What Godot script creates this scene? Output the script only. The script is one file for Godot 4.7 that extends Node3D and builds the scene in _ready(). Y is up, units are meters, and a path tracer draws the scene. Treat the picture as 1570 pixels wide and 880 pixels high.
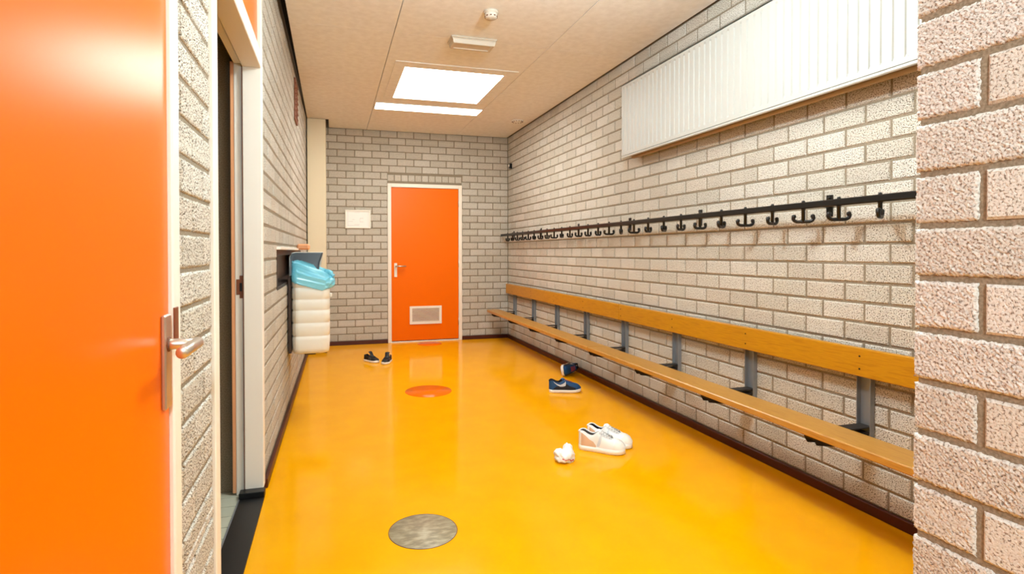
extends Node3D
# Changing room: bench and coat rail on the right, bin and doorway on the left, orange door at the end.
# x to the right, y up, the room runs towards -z; metres. Camera stands in the entrance passage.

const XL := -0.335      # left wall face
const XR := 2.3276      # right wall face
const XP := 0.9893      # face of the entrance pier on the right
const ZB := -7.063      # back wall face
const ZP := -0.715      # end of the entrance pier
const H := 2.7387       # ceiling
const C := 0.09         # brick course
const L := 0.2155       # brick length with joint
const J := 0.011        # joint
const CAM := Vector3(0, 1.1816, 0)

var cam: Camera3D
var rng := RandomNumberGenerator.new()
var M := {}
var bmats: Array = []
var pmats: Array = []
var cache := {}
var rough := FastNoiseLite.new()
var fine := FastNoiseLite.new()
var soft := FastNoiseLite.new()


# ---------------------------------------------------------------- materials
func tone(r: float, g: float, b: float, rg := 0.6, me := 0.0, sp := 0.5) -> StandardMaterial3D:
	var m := StandardMaterial3D.new()
	m.albedo_color = Color(r, g, b)
	m.roughness = rg
	m.metallic = me
	m.metallic_specular = sp
	return m


func noise_tex(kind: int, freq: float, size: int, ramp: Array, seed_: int, octaves := 3) -> NoiseTexture2D:
	var n := FastNoiseLite.new()
	n.noise_type = kind
	n.frequency = freq
	n.seed = seed_
	n.fractal_type = FastNoiseLite.FRACTAL_FBM if octaves > 1 else FastNoiseLite.FRACTAL_NONE
	n.fractal_octaves = octaves
	var t := NoiseTexture2D.new()
	t.width = size
	t.height = size
	t.seamless = true
	t.noise = n
	if ramp:
		var g := Gradient.new()
		var offs := PackedFloat32Array()
		var cols := PackedColorArray()
		for r in ramp:
			offs.append(r[0])
			cols.append(r[1])
		g.offsets = offs
		g.colors = cols
		t.color_ramp = g
	return t


func tri(m: StandardMaterial3D, s: Vector3) -> void:
	m.uv1_triplanar = true
	m.uv1_world_triplanar = true
	m.uv1_triplanar_sharpness = 4.0
	m.uv1_scale = s


func make_materials() -> void:
	var S := FastNoiseLite.TYPE_SIMPLEX_SMOOTH
	# coarse split-face concrete brick: pale grey aggregate with dark pits
	var alb := noise_tex(S, 0.078, 1024, [[0.0, Color(0.36, 0.32, 0.28)], [0.25, Color(0.52, 0.48, 0.44)], [0.37, Color(0.90, 0.88, 0.85)], [0.6, Color(0.97, 0.96, 0.94)], [1.0, Color(1, 1, 1)]], 11, 3)
	var hgt := noise_tex(S, 0.078, 1024, [[0.0, Color(0, 0, 0)], [0.28, Color(0.25, 0.25, 0.25)], [0.40, Color(0.8, 0.8, 0.8)], [1.0, Color(1, 1, 1)]], 11, 3)
	for k in [[0.855, 0.84, 0.81], [0.835, 0.82, 0.785], [0.87, 0.855, 0.83], [0.85, 0.825, 0.79], [0.82, 0.80, 0.765]]:
		var m := tone(k[0], k[1], k[2], 0.92, 0.0, 0.3)
		m.albedo_texture = alb
		m.heightmap_enabled = true
		m.heightmap_texture = hgt
		m.heightmap_scale = 0.25
		tri(m, Vector3.ONE * 1.7)
		bmats.append(m)
	var palb := noise_tex(S, 0.085, 1024, [[0.0, Color(0.45, 0.40, 0.36)], [0.26, Color(0.64, 0.59, 0.55)], [0.37, Color(0.92, 0.90, 0.88)], [0.6, Color(0.97, 0.96, 0.95)], [1.0, Color(1, 1, 1)]], 14, 3)
	for k in [[0.85, 0.845, 0.83], [0.835, 0.825, 0.805], [0.86, 0.855, 0.845]]:
		var m := tone(k[0], k[1], k[2], 0.92, 0.0, 0.3)
		m.albedo_texture = palb
		m.heightmap_enabled = true
		m.heightmap_texture = hgt
		m.heightmap_scale = 0.10
		tri(m, Vector3.ONE * 2.0)
		pmats.append(m)
	var mo := tone(0.64, 0.59, 0.52, 0.95, 0.0, 0.3)
	mo.albedo_texture = noise_tex(S, 0.09, 512, [[0.0, Color(0.72, 0.70, 0.66)], [1.0, Color(1, 1, 1)]], 5, 3)
	tri(mo, Vector3.ONE * 3.0)
	M.mortar = mo
	# poured floor
	var fl := tone(1, 1, 1, 0.15, 0.0, 0.23)
	fl.albedo_texture = noise_tex(S, 0.008, 1024, [[0.0, Color(0.925, 0.625, 0.0)], [0.5, Color(0.935, 0.64, 0.0)], [1.0, Color(0.945, 0.655, 0.0)]], 21, 4)
	fl.roughness_texture = noise_tex(S, 0.02, 512, [[0.0, Color(0.8, 0.8, 0.8)], [1.0, Color(1, 1, 1)]], 23, 4)
	tri(fl, Vector3.ONE * 0.45)
	M.floor = fl
	M.dot = tone(0.95, 0.43, 0.0, 0.2, 0.0, 0.25)
	var gd := tone(1, 1, 1, 0.5)
	gd.albedo_texture = noise_tex(S, 0.012, 512, [[0.25, Color(0.54, 0.48, 0.38)], [0.5, Color(0.61, 0.55, 0.44)], [0.75, Color(0.68, 0.62, 0.51)]], 31, 5)
	tri(gd, Vector3(2.2, 2.2, 4.5))
	M.worn = gd
	var ce := tone(0.945, 0.94, 0.93, 0.75, 0.0, 0.35)
	ce.albedo_texture = noise_tex(S, 0.02, 512, [[0.0, Color(0.95, 0.945, 0.94)], [1.0, Color(1, 1, 1)]], 41, 4)
	tri(ce, Vector3.ONE * 1.3)
	M.ceiling = ce
	M.void = tone(0.10, 0.085, 0.07, 0.95)  # slab above the boards; shade in the gap is put into its colour
	M.orange = tone(0.94, 0.422, 0.0, 0.29, 0.0, 0.30)
	M.white = tone(0.93, 0.905, 0.86, 0.38)
	M.frame = tone(0.93, 0.89, 0.84, 0.42)
	M.plastic = tone(0.80, 0.76, 0.70, 0.45)
	M.column = tone(0.88, 0.82, 0.70, 0.5)
	M.base = tone(0.28, 0.08, 0.04, 0.4)
	M.seal = tone(0.42, 0.22, 0.10, 0.8)
	M.black = tone(0.035, 0.033, 0.032, 0.32)
	M.rubber = tone(0.05, 0.045, 0.045, 0.45)
	M.steel = tone(0.80, 0.76, 0.71, 0.32, 0.9)
	M.galv = tone(0.56, 0.58, 0.60, 0.45, 0.55)
	M.rust = tone(0.10, 0.07, 0.05, 0.7)
	M.brown = tone(0.50, 0.28, 0.17, 0.5, 0.2)
	M.radiator = tone(0.71, 0.705, 0.68, 0.5)
	M.pine = tone(0.62, 0.50, 0.33, 0.6)
	M.salmon = tone(0.93, 0.66, 0.47, 0.5)
	for w in [["wood", 61, Color(0.69, 0.455, 0.03), Color(0.76, 0.53, 0.05), 0.32], ["seat", 62, Color(0.68, 0.47, 0.19), Color(0.75, 0.55, 0.25), 0.34]]:  # seat: the same wood paled, reflected ceiling light put into its colour
		var m := tone(1, 1, 1, w[4])
		m.albedo_texture = noise_tex(S, 0.02, 512, [[0.2, w[2]], [0.55, w[3]], [0.8, w[2].lerp(w[3], 0.4)]], w[1], 4)
		tri(m, Vector3(9.0, 9.0, 0.55))
		M[w[0]] = m
	M.bin = tone(0.93, 0.92, 0.88, 0.42)
	M.lid = tone(0.03, 0.055, 0.10, 0.28)
	var bag := tone(0.52, 0.89, 0.99, 0.27)
	bag.transparency = BaseMaterial3D.TRANSPARENCY_ALPHA
	bag.albedo_color.a = 0.82
	bag.clearcoat_enabled = true
	bag.clearcoat = 0.6
	bag.clearcoat_roughness = 0.15
	bag.backlight_enabled = true
	bag.backlight = Color(0.12, 0.36, 0.45)
	M.bag = bag
	M.dark = tone(0.05, 0.025, 0.015, 1.0, 0.0, 0.03)  # store room walls; lack of light there is put into this near-black colour
	M.darkbrown = tone(0.20, 0.135, 0.10, 0.55)
	var ti := tone(0.74, 0.74, 0.66, 0.4)
	M.tile = ti
	M.sneaker = tone(0.94, 0.93, 0.92, 0.55)
	M.sole = tone(0.95, 0.92, 0.88, 0.5)
	M.tan = tone(0.86, 0.71, 0.58, 0.6)
	M.shadedlace = tone(0.80, 0.79, 0.78, 0.7)  # laces and eyelet panel greyed; their shadow lines are put into the colour
	M.eyelet = tone(0.30, 0.30, 0.30, 0.4, 0.6)
	M.lining = tone(0.50, 0.46, 0.44, 0.9)
	M.navylining = tone(0.06, 0.07, 0.16, 0.9)
	M.blue = tone(0.02, 0.27, 0.47, 0.6)
	M.navy = tone(0.02, 0.035, 0.09, 0.6)
	M.silver = tone(0.82, 0.84, 0.86, 0.4)
	M.pink = tone(0.75, 0.30, 0.32, 0.7)
	M.blackcloth = tone(0.025, 0.024, 0.032, 0.6)
	M.greyleather = tone(0.20, 0.23, 0.26, 0.45)
	M.sock = tone(0.95, 0.95, 0.95, 0.85)
	M.sockprint = tone(0.85, 0.45, 0.47, 0.85)
	M.screw = tone(0.12, 0.09, 0.07, 0.5, 0.6)
	for g in [["glow", Color(1.0, 0.985, 0.95), 5.0], ["glowtube", Color(1.0, 0.97, 0.90), 5.0]]:
		var m := tone(0.95, 0.95, 0.95, 0.5)
		m.emission_enabled = true
		m.emission = g[1]
		m.emission_energy_multiplier = g[2]
		M[g[0]] = m


# ---------------------------------------------------------------- geometry helpers
func face(st: SurfaceTool, pts: Array, out_dir: Vector3) -> void:
	# a flat convex polygon, wound so that it faces out_dir (front faces run clockwise)
	var n: Vector3 = (pts[1] - pts[0]).cross(pts[2] - pts[0])
	var q := pts.duplicate()
	if n.dot(out_dir) > 0:
		q.reverse()
	n = -((q[1] - q[0]) as Vector3).cross(q[2] - q[0]).normalized()
	for i in range(1, q.size() - 1):
		for v in [q[0], q[i], q[i + 1]]:
			st.set_normal(n)
			st.add_vertex(v)


func begin() -> SurfaceTool:
	var st := SurfaceTool.new()
	st.begin(Mesh.PRIMITIVE_TRIANGLES)
	return st


func add_box(st: SurfaceTool, lo: Vector3, hi: Vector3, b := 0.0) -> void:
	# a box with chamfered edges
	var c := (lo + hi) / 2
	var h := (hi - lo) / 2
	b = minf(b, minf(h.x, minf(h.y, h.z)) * 0.9)
	var ax := [Vector3.RIGHT, Vector3.UP, Vector3.BACK]
	for i in 3:
		var j := (i + 1) % 3
		var k := (i + 2) % 3
		for s in [-1.0, 1.0]:
			var q := []
			for p in [[-1, -1], [1, -1], [1, 1], [-1, 1]]:
				q.append(c + ax[i] * s * h[i] + ax[j] * p[0] * (h[j] - b) + ax[k] * p[1] * (h[k] - b))
			face(st, q, ax[i] * s)
			if b > 0:
				for t in [-1.0, 1.0]:
					var e := []
					for w in [-1.0, 1.0]:
						e.append(c + ax[i] * s * h[i] + ax[j] * t * (h[j] - b) + ax[k] * w * (h[k] - b))
					for w in [1.0, -1.0]:
						e.append(c + ax[i] * s * (h[i] - b) + ax[j] * t * h[j] + ax[k] * w * (h[k] - b))
					face(st, e, ax[i] * s + ax[j] * t)
	if b > 0:
		for x in [-1.0, 1.0]:
			for y in [-1.0, 1.0]:
				for z in [-1.0, 1.0]:
					var d := Vector3(x, y, z)
					face(st, [c + Vector3(x * h.x, y * (h.y - b), z * (h.z - b)), c + Vector3(x * (h.x - b), y * h.y, z * (h.z - b)), c + Vector3(x * (h.x - b), y * (h.y - b), z * h.z)], d)


func add_grid(st: SurfaceTool, rows: Array, closed := false, flip := 0) -> void:
	# a smooth sheet through rows of points; flip 0 turns it away from its centroid
	var nr := rows.size()
	var nc: int = rows[0].size()
	if flip == 0:
		var mid := Vector3.ZERO
		for r in rows:
			for p in r:
				mid += p
		mid /= nr * nc
		var total := 0.0
		for i in nr - 1:
			for j in nc - 1:
				var a: Vector3 = rows[i][j]
				var n: Vector3 = (rows[i][j + 1] - a).cross(rows[i + 1][j] - a)
				total += n.dot(a - mid)
		flip = 1 if total > 0 else -1
	st.set_smooth_group(0)
	for i in nr - 1:
		for j in (nc if closed else nc - 1):
			var k := (j + 1) % nc
			var a: Vector3 = rows[i][j]
			var b: Vector3 = rows[i][k]
			var c: Vector3 = rows[i + 1][k]
			var d: Vector3 = rows[i + 1][j]
			for t in ([[a, d, b], [b, d, c]] if flip > 0 else [[a, b, d], [b, c, d]]):
				if t[0].distance_squared_to(t[1]) < 1e-14 or t[1].distance_squared_to(t[2]) < 1e-14 or t[0].distance_squared_to(t[2]) < 1e-14:
					continue
				for v in t:
					st.add_vertex(v)


func smooth(st: SurfaceTool) -> ArrayMesh:
	st.generate_normals()
	return st.commit()


func ring(c: Vector3, a: Vector3, b: Vector3, n: int) -> Array:
	var r := []
	for i in n:
		var t := TAU * i / n
		r.append(c + a * cos(t) + b * sin(t))
	return r


func tube(path: Array, radii: Array, n := 12, caps := true) -> ArrayMesh:
	# a swept round bar along a polyline
	var st := begin()
	var rows := []
	var side := Vector3.ZERO
	for i in path.size():
		var d: Vector3 = (path[mini(i + 1, path.size() - 1)] - path[maxi(i - 1, 0)]).normalized()
		if side == Vector3.ZERO:
			side = d.cross(Vector3.UP if absf(d.y) < 0.9 else Vector3.RIGHT).normalized()
		side = (side - d * side.dot(d)).normalized()
		rows.append(ring(path[i], side * radii[i], side.cross(d) * radii[i], n))
	if caps:
		var first := []
		var last := []
		for j in n:
			first.append(path[0])
			last.append(path[path.size() - 1])
		rows.push_front(first)
		rows.append(last)
	add_grid(st, rows, true)
	return smooth(st)


func lathe(profile: Array, n := 28) -> ArrayMesh:
	# profile of (radius, height) turned round y
	var st := begin()
	var rows := []
	for p in profile:
		rows.append(ring(Vector3(0, p.y, 0), Vector3(maxf(p.x, 1e-5), 0, 0), Vector3(0, 0, maxf(p.x, 1e-5)), n))
	add_grid(st, rows, true)
	return smooth(st)


func box_mesh(size: Vector3, b := 0.002) -> ArrayMesh:
	var key := "box%s/%s" % [size.snappedf(0.0005), b]
	if not cache.has(key):
		var st := begin()
		add_box(st, -size / 2, size / 2, b)
		cache[key] = st.commit()
	return cache[key]


# ---------------------------------------------------------------- scene helpers
func put(called: String, mesh: Mesh, mat: Material, parent: Node = self, at := Vector3.ZERO, basis_ := Basis()) -> MeshInstance3D:
	var o := MeshInstance3D.new()
	o.name = called
	o.mesh = mesh
	o.material_override = mat
	o.transform = Transform3D(basis_, at)
	parent.add_child(o, true)
	return o


func slab(called: String, lo: Vector3, hi: Vector3, mat: Material, parent: Node = self, b := 0.002) -> MeshInstance3D:
	var c := (lo + hi) / 2
	return put(called, box_mesh(hi - lo, b), mat, parent, c - (parent.position if parent is Node3D and parent != self else Vector3.ZERO))


func tag(o: Node, label: String, category: String, group := "", kind := "") -> void:
	o.set_meta("label", label)
	o.set_meta("category", category)
	if group:
		o.set_meta("group", group)
	if kind:
		o.set_meta("kind", kind)


func thing(called: String, label: String, category: String, at := Vector3.ZERO, group := "", kind := "") -> Node3D:
	var o := Node3D.new()
	o.name = called
	add_child(o, true)
	o.position = at
	tag(o, label, category, group, kind)
	return o


func numbered(base: String) -> String:
	if not has_node(base):
		return base
	var k := 1
	while has_node("%s_%03d" % [base, k]):
		k += 1
	return "%s_%03d" % [base, k]


func copy(o: Node3D, at: Vector3, turn: float, label: String) -> Node3D:
	var base := String(o.name)
	var r: Node3D = o.duplicate()
	r.name = numbered(base)
	add_child(r)
	r.position = at
	r.rotation = Vector3(0, turn, 0)
	r.set_meta("label", label)
	return r


# ---------------------------------------------------------------- bricks
func add_brick(st: SurfaceTool, t: Transform3D, w: float, h: float, d: float) -> void:
	var b := 0.0045
	var o := []
	var i := []
	for p in [[-1, -1], [1, -1], [1, 1], [-1, 1]]:
		o.append(Vector3(p[0] * w / 2, p[1] * h / 2, -b))
		i.append(Vector3(p[0] * (w / 2 - b), p[1] * (h / 2 - b), 0))
	var dirs := [Vector3.DOWN, Vector3.RIGHT, Vector3.UP, Vector3.LEFT]
	face(st, i.map(func(v): return t * v), t.basis.z)
	for k in 4:
		var n := (k + 1) % 4
		face(st, [o[k], o[n], i[n], i[k]].map(func(v): return t * v), t.basis * (dirs[k] + Vector3.BACK))
		face(st, [o[k], o[n], o[n] + Vector3(0, 0, -d), o[k] + Vector3(0, 0, -d)].map(func(v): return t * v), t.basis * dirs[k])


func brick_mesh(w: float, h: float) -> ArrayMesh:
	var key := "brick%.3f/%.3f" % [w, h]
	if not cache.has(key):
		var st := begin()
		add_brick(st, Transform3D(), w, h, 0.02)
		cache[key] = st.commit()
	return cache[key]


func rough_brick(w: float, h: float, step: float, shift: Vector3) -> ArrayMesh:
	# a split-face brick whose lumps and pits are real relief
	var nx := maxi(3, int(w / step))
	var ny := maxi(3, int(h / step))
	var rows := []
	for j in range(-1, ny + 2):
		var r := []
		for i in range(-1, nx + 2):
			var u := clampf(float(i) / nx, 0, 1)
			var v := clampf(float(j) / ny, 0, 1)
			var x := (u - 0.5) * w
			var y := (v - 0.5) * h
			var s := Vector3(x, y, 0) + shift
			var a := rough.get_noise_3dv(s * 1000)
			var f := fine.get_noise_3dv(s * 1000)
			var z := 0.0026 * (minf((a + 1.0) * 1.6, 0.9) - 0.8) + 0.0011 * f + 0.0012 * soft.get_noise_3dv(s * 160)
			var e := minf(minf(x + w / 2, w / 2 - x), minf(y + h / 2, h / 2 - y))
			z -= 0.004 * pow(clampf(1.0 - e / 0.006, 0, 1), 2.0)
			var wob := 0.0022 * fine.get_noise_3dv(s * 420)
			if e < 0.0015:
				x += signf(x) * wob if absf(x) > w / 2 - 0.0015 else 0.0
				y += signf(y) * wob if absf(y) > h / 2 - 0.0015 else 0.0
			if i < 0 or j < 0 or i > nx or j > ny:
				z = -0.02
			r.append(Vector3(x, y, z))
		rows.append(r)
	var st := begin()
	add_grid(st, rows, false, 1)
	var m := smooth(st)
	# make sure that the face looks along +z
	var arr := m.surface_get_arrays(0)
	if (arr[Mesh.ARRAY_NORMAL] as PackedVector3Array)[arr[Mesh.ARRAY_NORMAL].size() / 2].z < 0:
		st = begin()
		add_grid(st, rows, false, -1)
		m = smooth(st)
	return m


func minus(rects: Array, hole: Rect2) -> Array:
	var out := []
	for r: Rect2 in rects:
		var x := r.intersection(hole)
		if not r.intersects(hole) or x.size.x < 0.002 or x.size.y < 0.002:
			out.append(r)
			continue
		for p in [Rect2(r.position, Vector2(x.position.x - r.position.x, r.size.y)), Rect2(x.end.x, r.position.y, r.end.x - x.end.x, r.size.y),
				Rect2(x.position.x, r.position.y, x.size.x, x.position.y - r.position.y), Rect2(x.position.x, x.end.y, x.size.x, r.end.y - x.end.y)]:
			if p.size.x > 0.012 and p.size.y > 0.012:
				out.append(p)
	return out


func course_rects(u0: float, u1: float, y0: float, y1: float, yb: float, phase_even: float, phase_odd: float, holes: Array) -> Array:
	var rects := []
	for n in range(int(floor((y0 - yb) / C)), int(ceil((y1 - yb) / C))):
		var ya := maxf(yb + n * C + J / 2, y0)
		var yt := minf(yb + (n + 1) * C - J / 2, y1)
		if yt - ya < 0.012:
			continue
		var ph := phase_even if posmod(n, 2) == 0 else phase_odd
		var k := floori((u0 - ph) / L)
		while ph + k * L < u1:
			var a := maxf(ph + k * L + J / 2, u0)
			var b := minf(ph + (k + 1) * L - J / 2, u1)
			if b - a > 0.012:
				var rr := [Rect2(a, ya, b - a, yt - ya)]
				for h in holes:
					rr = minus(rr, h)
				rects.append_array(rr)
			k += 1
	return rects


func lay(parent: Node3D, rects: Array, origin: Vector3, u: Vector3, n: Vector3, limit: int, relief := 0.0, mats: Array = bmats) -> void:
	# lays bricks on a wall: the largest in the picture as parts, the rest joined
	var fr := cam.global_transform.affine_inverse()
	var list := []
	for r: Rect2 in rects:
		var c := origin + u * r.get_center().x + Vector3.UP * r.get_center().y
		var v := fr * c
		var seen := v.z < -0.2 and absf(v.x / -v.z) < 1.05 and absf(v.y / -v.z) < 0.62
		var d := c - CAM
		var size := r.size.x * r.size.y * absf(d.normalized().dot(n)) / d.length_squared()
		list.append([size if seen else size * 1e-6, r, c])
	list.sort_custom(func(a, b): return a[0] > b[0])
	var bas := Basis(Vector3.UP.cross(n), Vector3.UP, n)
	var rest := []
	for k in mats.size():
		rest.append(begin())
	var many := false
	for i in list.size():
		var r: Rect2 = list[i][1]
		var at: Vector3 = list[i][2] + n * rng.randf_range(-0.0012, 0.0012)
		var bb := bas * Basis.from_euler(Vector3(rng.randf_range(-0.006, 0.006), rng.randf_range(-0.004, 0.004), rng.randf_range(-0.003, 0.003)))
		var k := rng.randi() % mats.size()
		if i < limit and list[i][0] > 1e-5:
			var w: float = snappedf(r.size.x, 0.004)
			var h: float = snappedf(r.size.y, 0.004)
			if relief > 0.0:
				put("brick", rough_brick(r.size.x, r.size.y, relief, at * 1.7), mats[k], parent, at, bas)
			else:
				put("brick", brick_mesh(w if w < 0.2 else 0.2045, h if h < 0.076 else 0.079), mats[k], parent, at, bb)
		else:
			many = true
			add_brick(rest[k], Transform3D(bb, at), r.size.x, r.size.y, 0.02)
	if many:
		var am := ArrayMesh.new()
		for k in rest.size():
			rest[k].set_material(mats[k])
			am = rest[k].commit(am)
		var o := MeshInstance3D.new()
		o.name = "bricks"
		o.mesh = am
		parent.add_child(o, true)
		o.set_meta("kind", "stuff")


# ---------------------------------------------------------------- lights
func ceiling_glow(at: Vector3, size: Vector2, energy: float, col: Color, called: String) -> void:
	var a := AreaLight3D.new()
	a.name = called
	a.area_size = size
	a.area_normalize_energy = false
	a.light_energy = energy
	a.light_color = col
	a.area_range = 20.0
	a.area_attenuation = 2.0
	a.shadow_enabled = true
	a.position = at
	a.rotation_degrees = Vector3(-90, 0, 0)
	add_child(a, true)


func _ready() -> void:
	rng.seed = 77
	# ---- camera
	cam = Camera3D.new()
	cam.name = "camera"
	add_child(cam)
	cam.position = CAM
	cam.rotation_degrees = Vector3(-0.698, -15.609, -0.0872)
	cam.keep_aspect = Camera3D.KEEP_HEIGHT
	cam.set_frustum(0.05 * 880.0 / 828.8, Vector2(44.2, -43.95) / 828.8 * 0.05, 0.05, 60.0)
	cam.current = true
	# ---- environment and exposure
	var env := Environment.new()
	env.background_mode = Environment.BG_COLOR
	env.background_color = Color(0.02, 0.02, 0.02)
	env.tonemap_mode = Environment.TONE_MAPPER_LINEAR
	env.tonemap_exposure = 2.5
	env.sdfgi_enabled = true
	env.ssao_enabled = true
	env.ssil_enabled = true
	var we := WorldEnvironment.new()
	we.name = "world"
	we.environment = env
	add_child(we)
	# ---- lights
	var cool := Color(0.87, 0.965, 1.0)
	ceiling_glow(Vector3(1.033, H - 0.022, -5.035), Vector2(0.84, 0.90), 0.48, cool, "skylight_light")
	ceiling_glow(Vector3(1.02, H - 0.022, -5.846), Vector2(1.13, 0.24), 0.95, cool, "unseen_tube_light")
	ceiling_glow(Vector3(1.02, H - 0.022, -1.55), Vector2(1.13, 0.24), 1.35, cool, "unseen_tube_light")  # out of view, placed to light the near right wall and radiator
	for q in [[Vector3(1.0, 2.46, -1.95), 0.8], [Vector3(0.0, 1.92, 0.95), 1.12]]:  # fill lamps added out of view to brighten walls, ceiling and pier
		var bulb := OmniLight3D.new()
		bulb.name = "added_fill_bulb"
		bulb.position = q[0]
		bulb.light_energy = q[1]
		bulb.light_color = cool
		bulb.omni_range = 20.0
		bulb.omni_attenuation = 2.0
		bulb.light_size = 0.1
		bulb.shadow_enabled = true
		add_child(bulb, true)

	rough.noise_type = FastNoiseLite.TYPE_CELLULAR
	rough.frequency = 0.17
	rough.fractal_type = FastNoiseLite.FRACTAL_NONE
	rough.cellular_return_type = FastNoiseLite.RETURN_DISTANCE2_SUB
	rough.cellular_jitter = 1.0
	rough.seed = 3
	fine.noise_type = FastNoiseLite.TYPE_SIMPLEX
	fine.frequency = 0.25
	fine.fractal_octaves = 2
	fine.seed = 8
	soft.noise_type = FastNoiseLite.TYPE_SIMPLEX_SMOOTH
	soft.frequency = 1.0
	soft.fractal_octaves = 3
	soft.seed = 15
	make_materials()
	build_shell()
	build_left_doors()
	build_far_door()
	build_ceiling_fittings()
	build_radiator()
	build_bench()
	build_coat_rail()
	build_bin()
	build_wall_things()
	build_floor_things()
	build_shoes()


# ---------------------------------------------------------------- the shell
func build_shell() -> void:
	var f := slab("floor", Vector3(-0.335, -0.12, -7.2), Vector3(2.46, 0, 2.2), M.floor, self, 0.0)
	tag(f, "glossy yellow poured floor of the changing room", "floor", "", "structure")
	# back wall
	var w := thing("wall_back", "brick wall at the far end around the closed orange door", "wall", Vector3.ZERO, "", "structure")
	slab("mortar", Vector3(-0.46, 0, ZB - 0.2), Vector3(0.72, 2.86, ZB - 0.006), M.mortar, w, 0.0)
	slab("mortar", Vector3(1.65, 0, ZB - 0.2), Vector3(2.5, 2.86, ZB - 0.006), M.mortar, w, 0.0)
	slab("mortar", Vector3(0.72, 2.05, ZB - 0.2), Vector3(1.65, 2.86, ZB - 0.006), M.mortar, w, 0.0)
	slab("mortar", Vector3(0.72, 0, ZB - 0.3), Vector3(1.65, 2.05, ZB - 0.2), M.mortar, w, 0.0)
	var holes := [Rect2(0.69, -0.1, 0.985, 2.305)]
	var rects := course_rects(-0.335, XR - 0.004, 0.05, H + 0.02, 0.0453, XR + L / 2, XR, holes)
	var sw := 0.985 / 11.0
	for k in 11:
		rects.append(Rect2(0.69 + k * sw + J / 2, 2.078, sw - J, 0.122))
	lay(w, rects, Vector3(0, 0, ZB), Vector3.RIGHT, Vector3.BACK, 300)
	# right wall
	w = thing("wall_right", "long brick wall on the right behind the bench and coat rail", "wall", Vector3.ZERO, "", "structure")
	slab("mortar", Vector3(XR + 0.006, 0, -7.2), Vector3(XR + 0.2, 2.86, -0.4), M.mortar, w, 0.0)
	rects = course_rects(-7.06, -0.6, 0.05, H + 0.02, 0.0453, -2.86, -2.86 + L / 2 - 0.01, [])
	lay(w, rects, Vector3(XR, 0, 0), Vector3.BACK, Vector3.LEFT, 300)
	# entrance pier and its return
	w = thing("wall_pier", "rough brick corner of the entrance wall close on the right", "wall", Vector3.ZERO, "", "structure")
	slab("mortar", Vector3(XP + 0.006, 0, ZP + 0.006), Vector3(XP + 0.13, 2.86, 2.2), M.mortar, w, 0.0)
	slab("mortar", Vector3(XP + 0.13, 0, ZP + 0.006), Vector3(XR + 0.006, 2.86, ZP + 0.11), M.mortar, w, 0.0)
	var near := course_rects(ZP, -0.42, 0.45, 1.95, 0.055, ZP - J / 2, ZP - J / 2 + L / 2, [])
	lay(w, near, Vector3(XP, 0, 0), Vector3.BACK, Vector3.LEFT, 100, 0.0026, pmats)
	rects = course_rects(ZP, 2.1, 0.05, H + 0.02, 0.055, ZP - J / 2, ZP - J / 2 + L / 2, [Rect2(ZP - 0.1, 0.45, 0.1 - 0.42 - ZP, 1.5)])
	lay(w, rects, Vector3(XP, 0, 0), Vector3.BACK, Vector3.LEFT, 0)
	rects = course_rects(XP + 0.022, XR, 0.05, H + 0.02, 0.055, XP + L / 2, XP, [])
	lay(w, rects, Vector3(0, 0, ZP), Vector3.RIGHT, Vector3.FORWARD, 0)
	# left wall: beyond the doorway it drifts inwards by less than a degree, as in the building
	w = thing("wall_left", "pale brick wall on the left with the doorway and the bin", "wall", Vector3.ZERO, "", "structure")
	slab("mortar", Vector3(XL - 0.12, 0, -1.713), Vector3(XL - 0.006, 2.86, -1.354), M.mortar, w, 0.0)
	rects = course_rects(-1.713, -1.354, 0.45, 1.95, 0.0575, -1.62, -1.51, [])
	lay(w, rects, Vector3(XL, 0, 0), Vector3.BACK, Vector3.RIGHT, 200, 0.0036)
	rects = course_rects(-1.713, -1.354, 0.05, H + 0.02, 0.0575, -1.62, -1.51, [Rect2(-2, 0.45, 2, 1.5)])
	lay(w, rects, Vector3(XL, 0, 0), Vector3.BACK, Vector3.RIGHT, 0)
	slab("mortar", Vector3(XL - 0.12, 0, -0.31), Vector3(XL - 0.006, 2.86, 2.2), M.mortar, w, 0.0)
	rects = course_rects(-0.31, 2.1, 0.05, H + 0.02, 0.0575, 0, 0.1, [])
	lay(w, rects, Vector3(XL, 0, 0), Vector3.BACK, Vector3.RIGHT, 0)
	slab("mortar", Vector3(XL - 0.12, 2.1, -1.354), Vector3(XL - 0.006, 2.86, -0.31), M.mortar, w, 0.0)
	rects = course_rects(-1.354, -0.31, 2.1, H + 0.02, 0.0575, 0, 0.1, [])
	lay(w, rects, Vector3(XL, 0, 0), Vector3.BACK, Vector3.RIGHT, 0)
	var far0 := Vector3(XL, 0, -2.882)
	var u := Vector3(0.0133, 0, -1).normalized()
	var n := Vector3(1, 0, 0.0133).normalized()
	var nb := Basis(Vector3.UP.cross(n), Vector3.UP, n)
	for q in [[0.0, 0.64, 0.0, 2.86, 0.0025, 0.3], [0.64, 2.75, 0.0, 0.945, 0.0025, 0.3], [0.64, 2.75, 1.195, 2.86, 0.0025, 0.3], [2.75, 4.3, 0.0, 2.86, 0.0025, 0.3], [0.64, 2.75, 0.945, 1.195, 0.12, 0.3]]:
		var m := box_mesh(Vector3(q[1] - q[0], q[3] - q[2], q[5] - q[4] if q[4] < 0.1 else 0.12), 0.0)
		var dz: float = -(q[4] + (q[5] - q[4] if q[4] < 0.1 else 0.12) / 2)
		put("mortar", m, M.mortar, w, far0 + u * (q[0] + q[1]) / 2 + n * dz + Vector3.UP * (q[2] + q[3]) / 2, nb)
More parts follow.
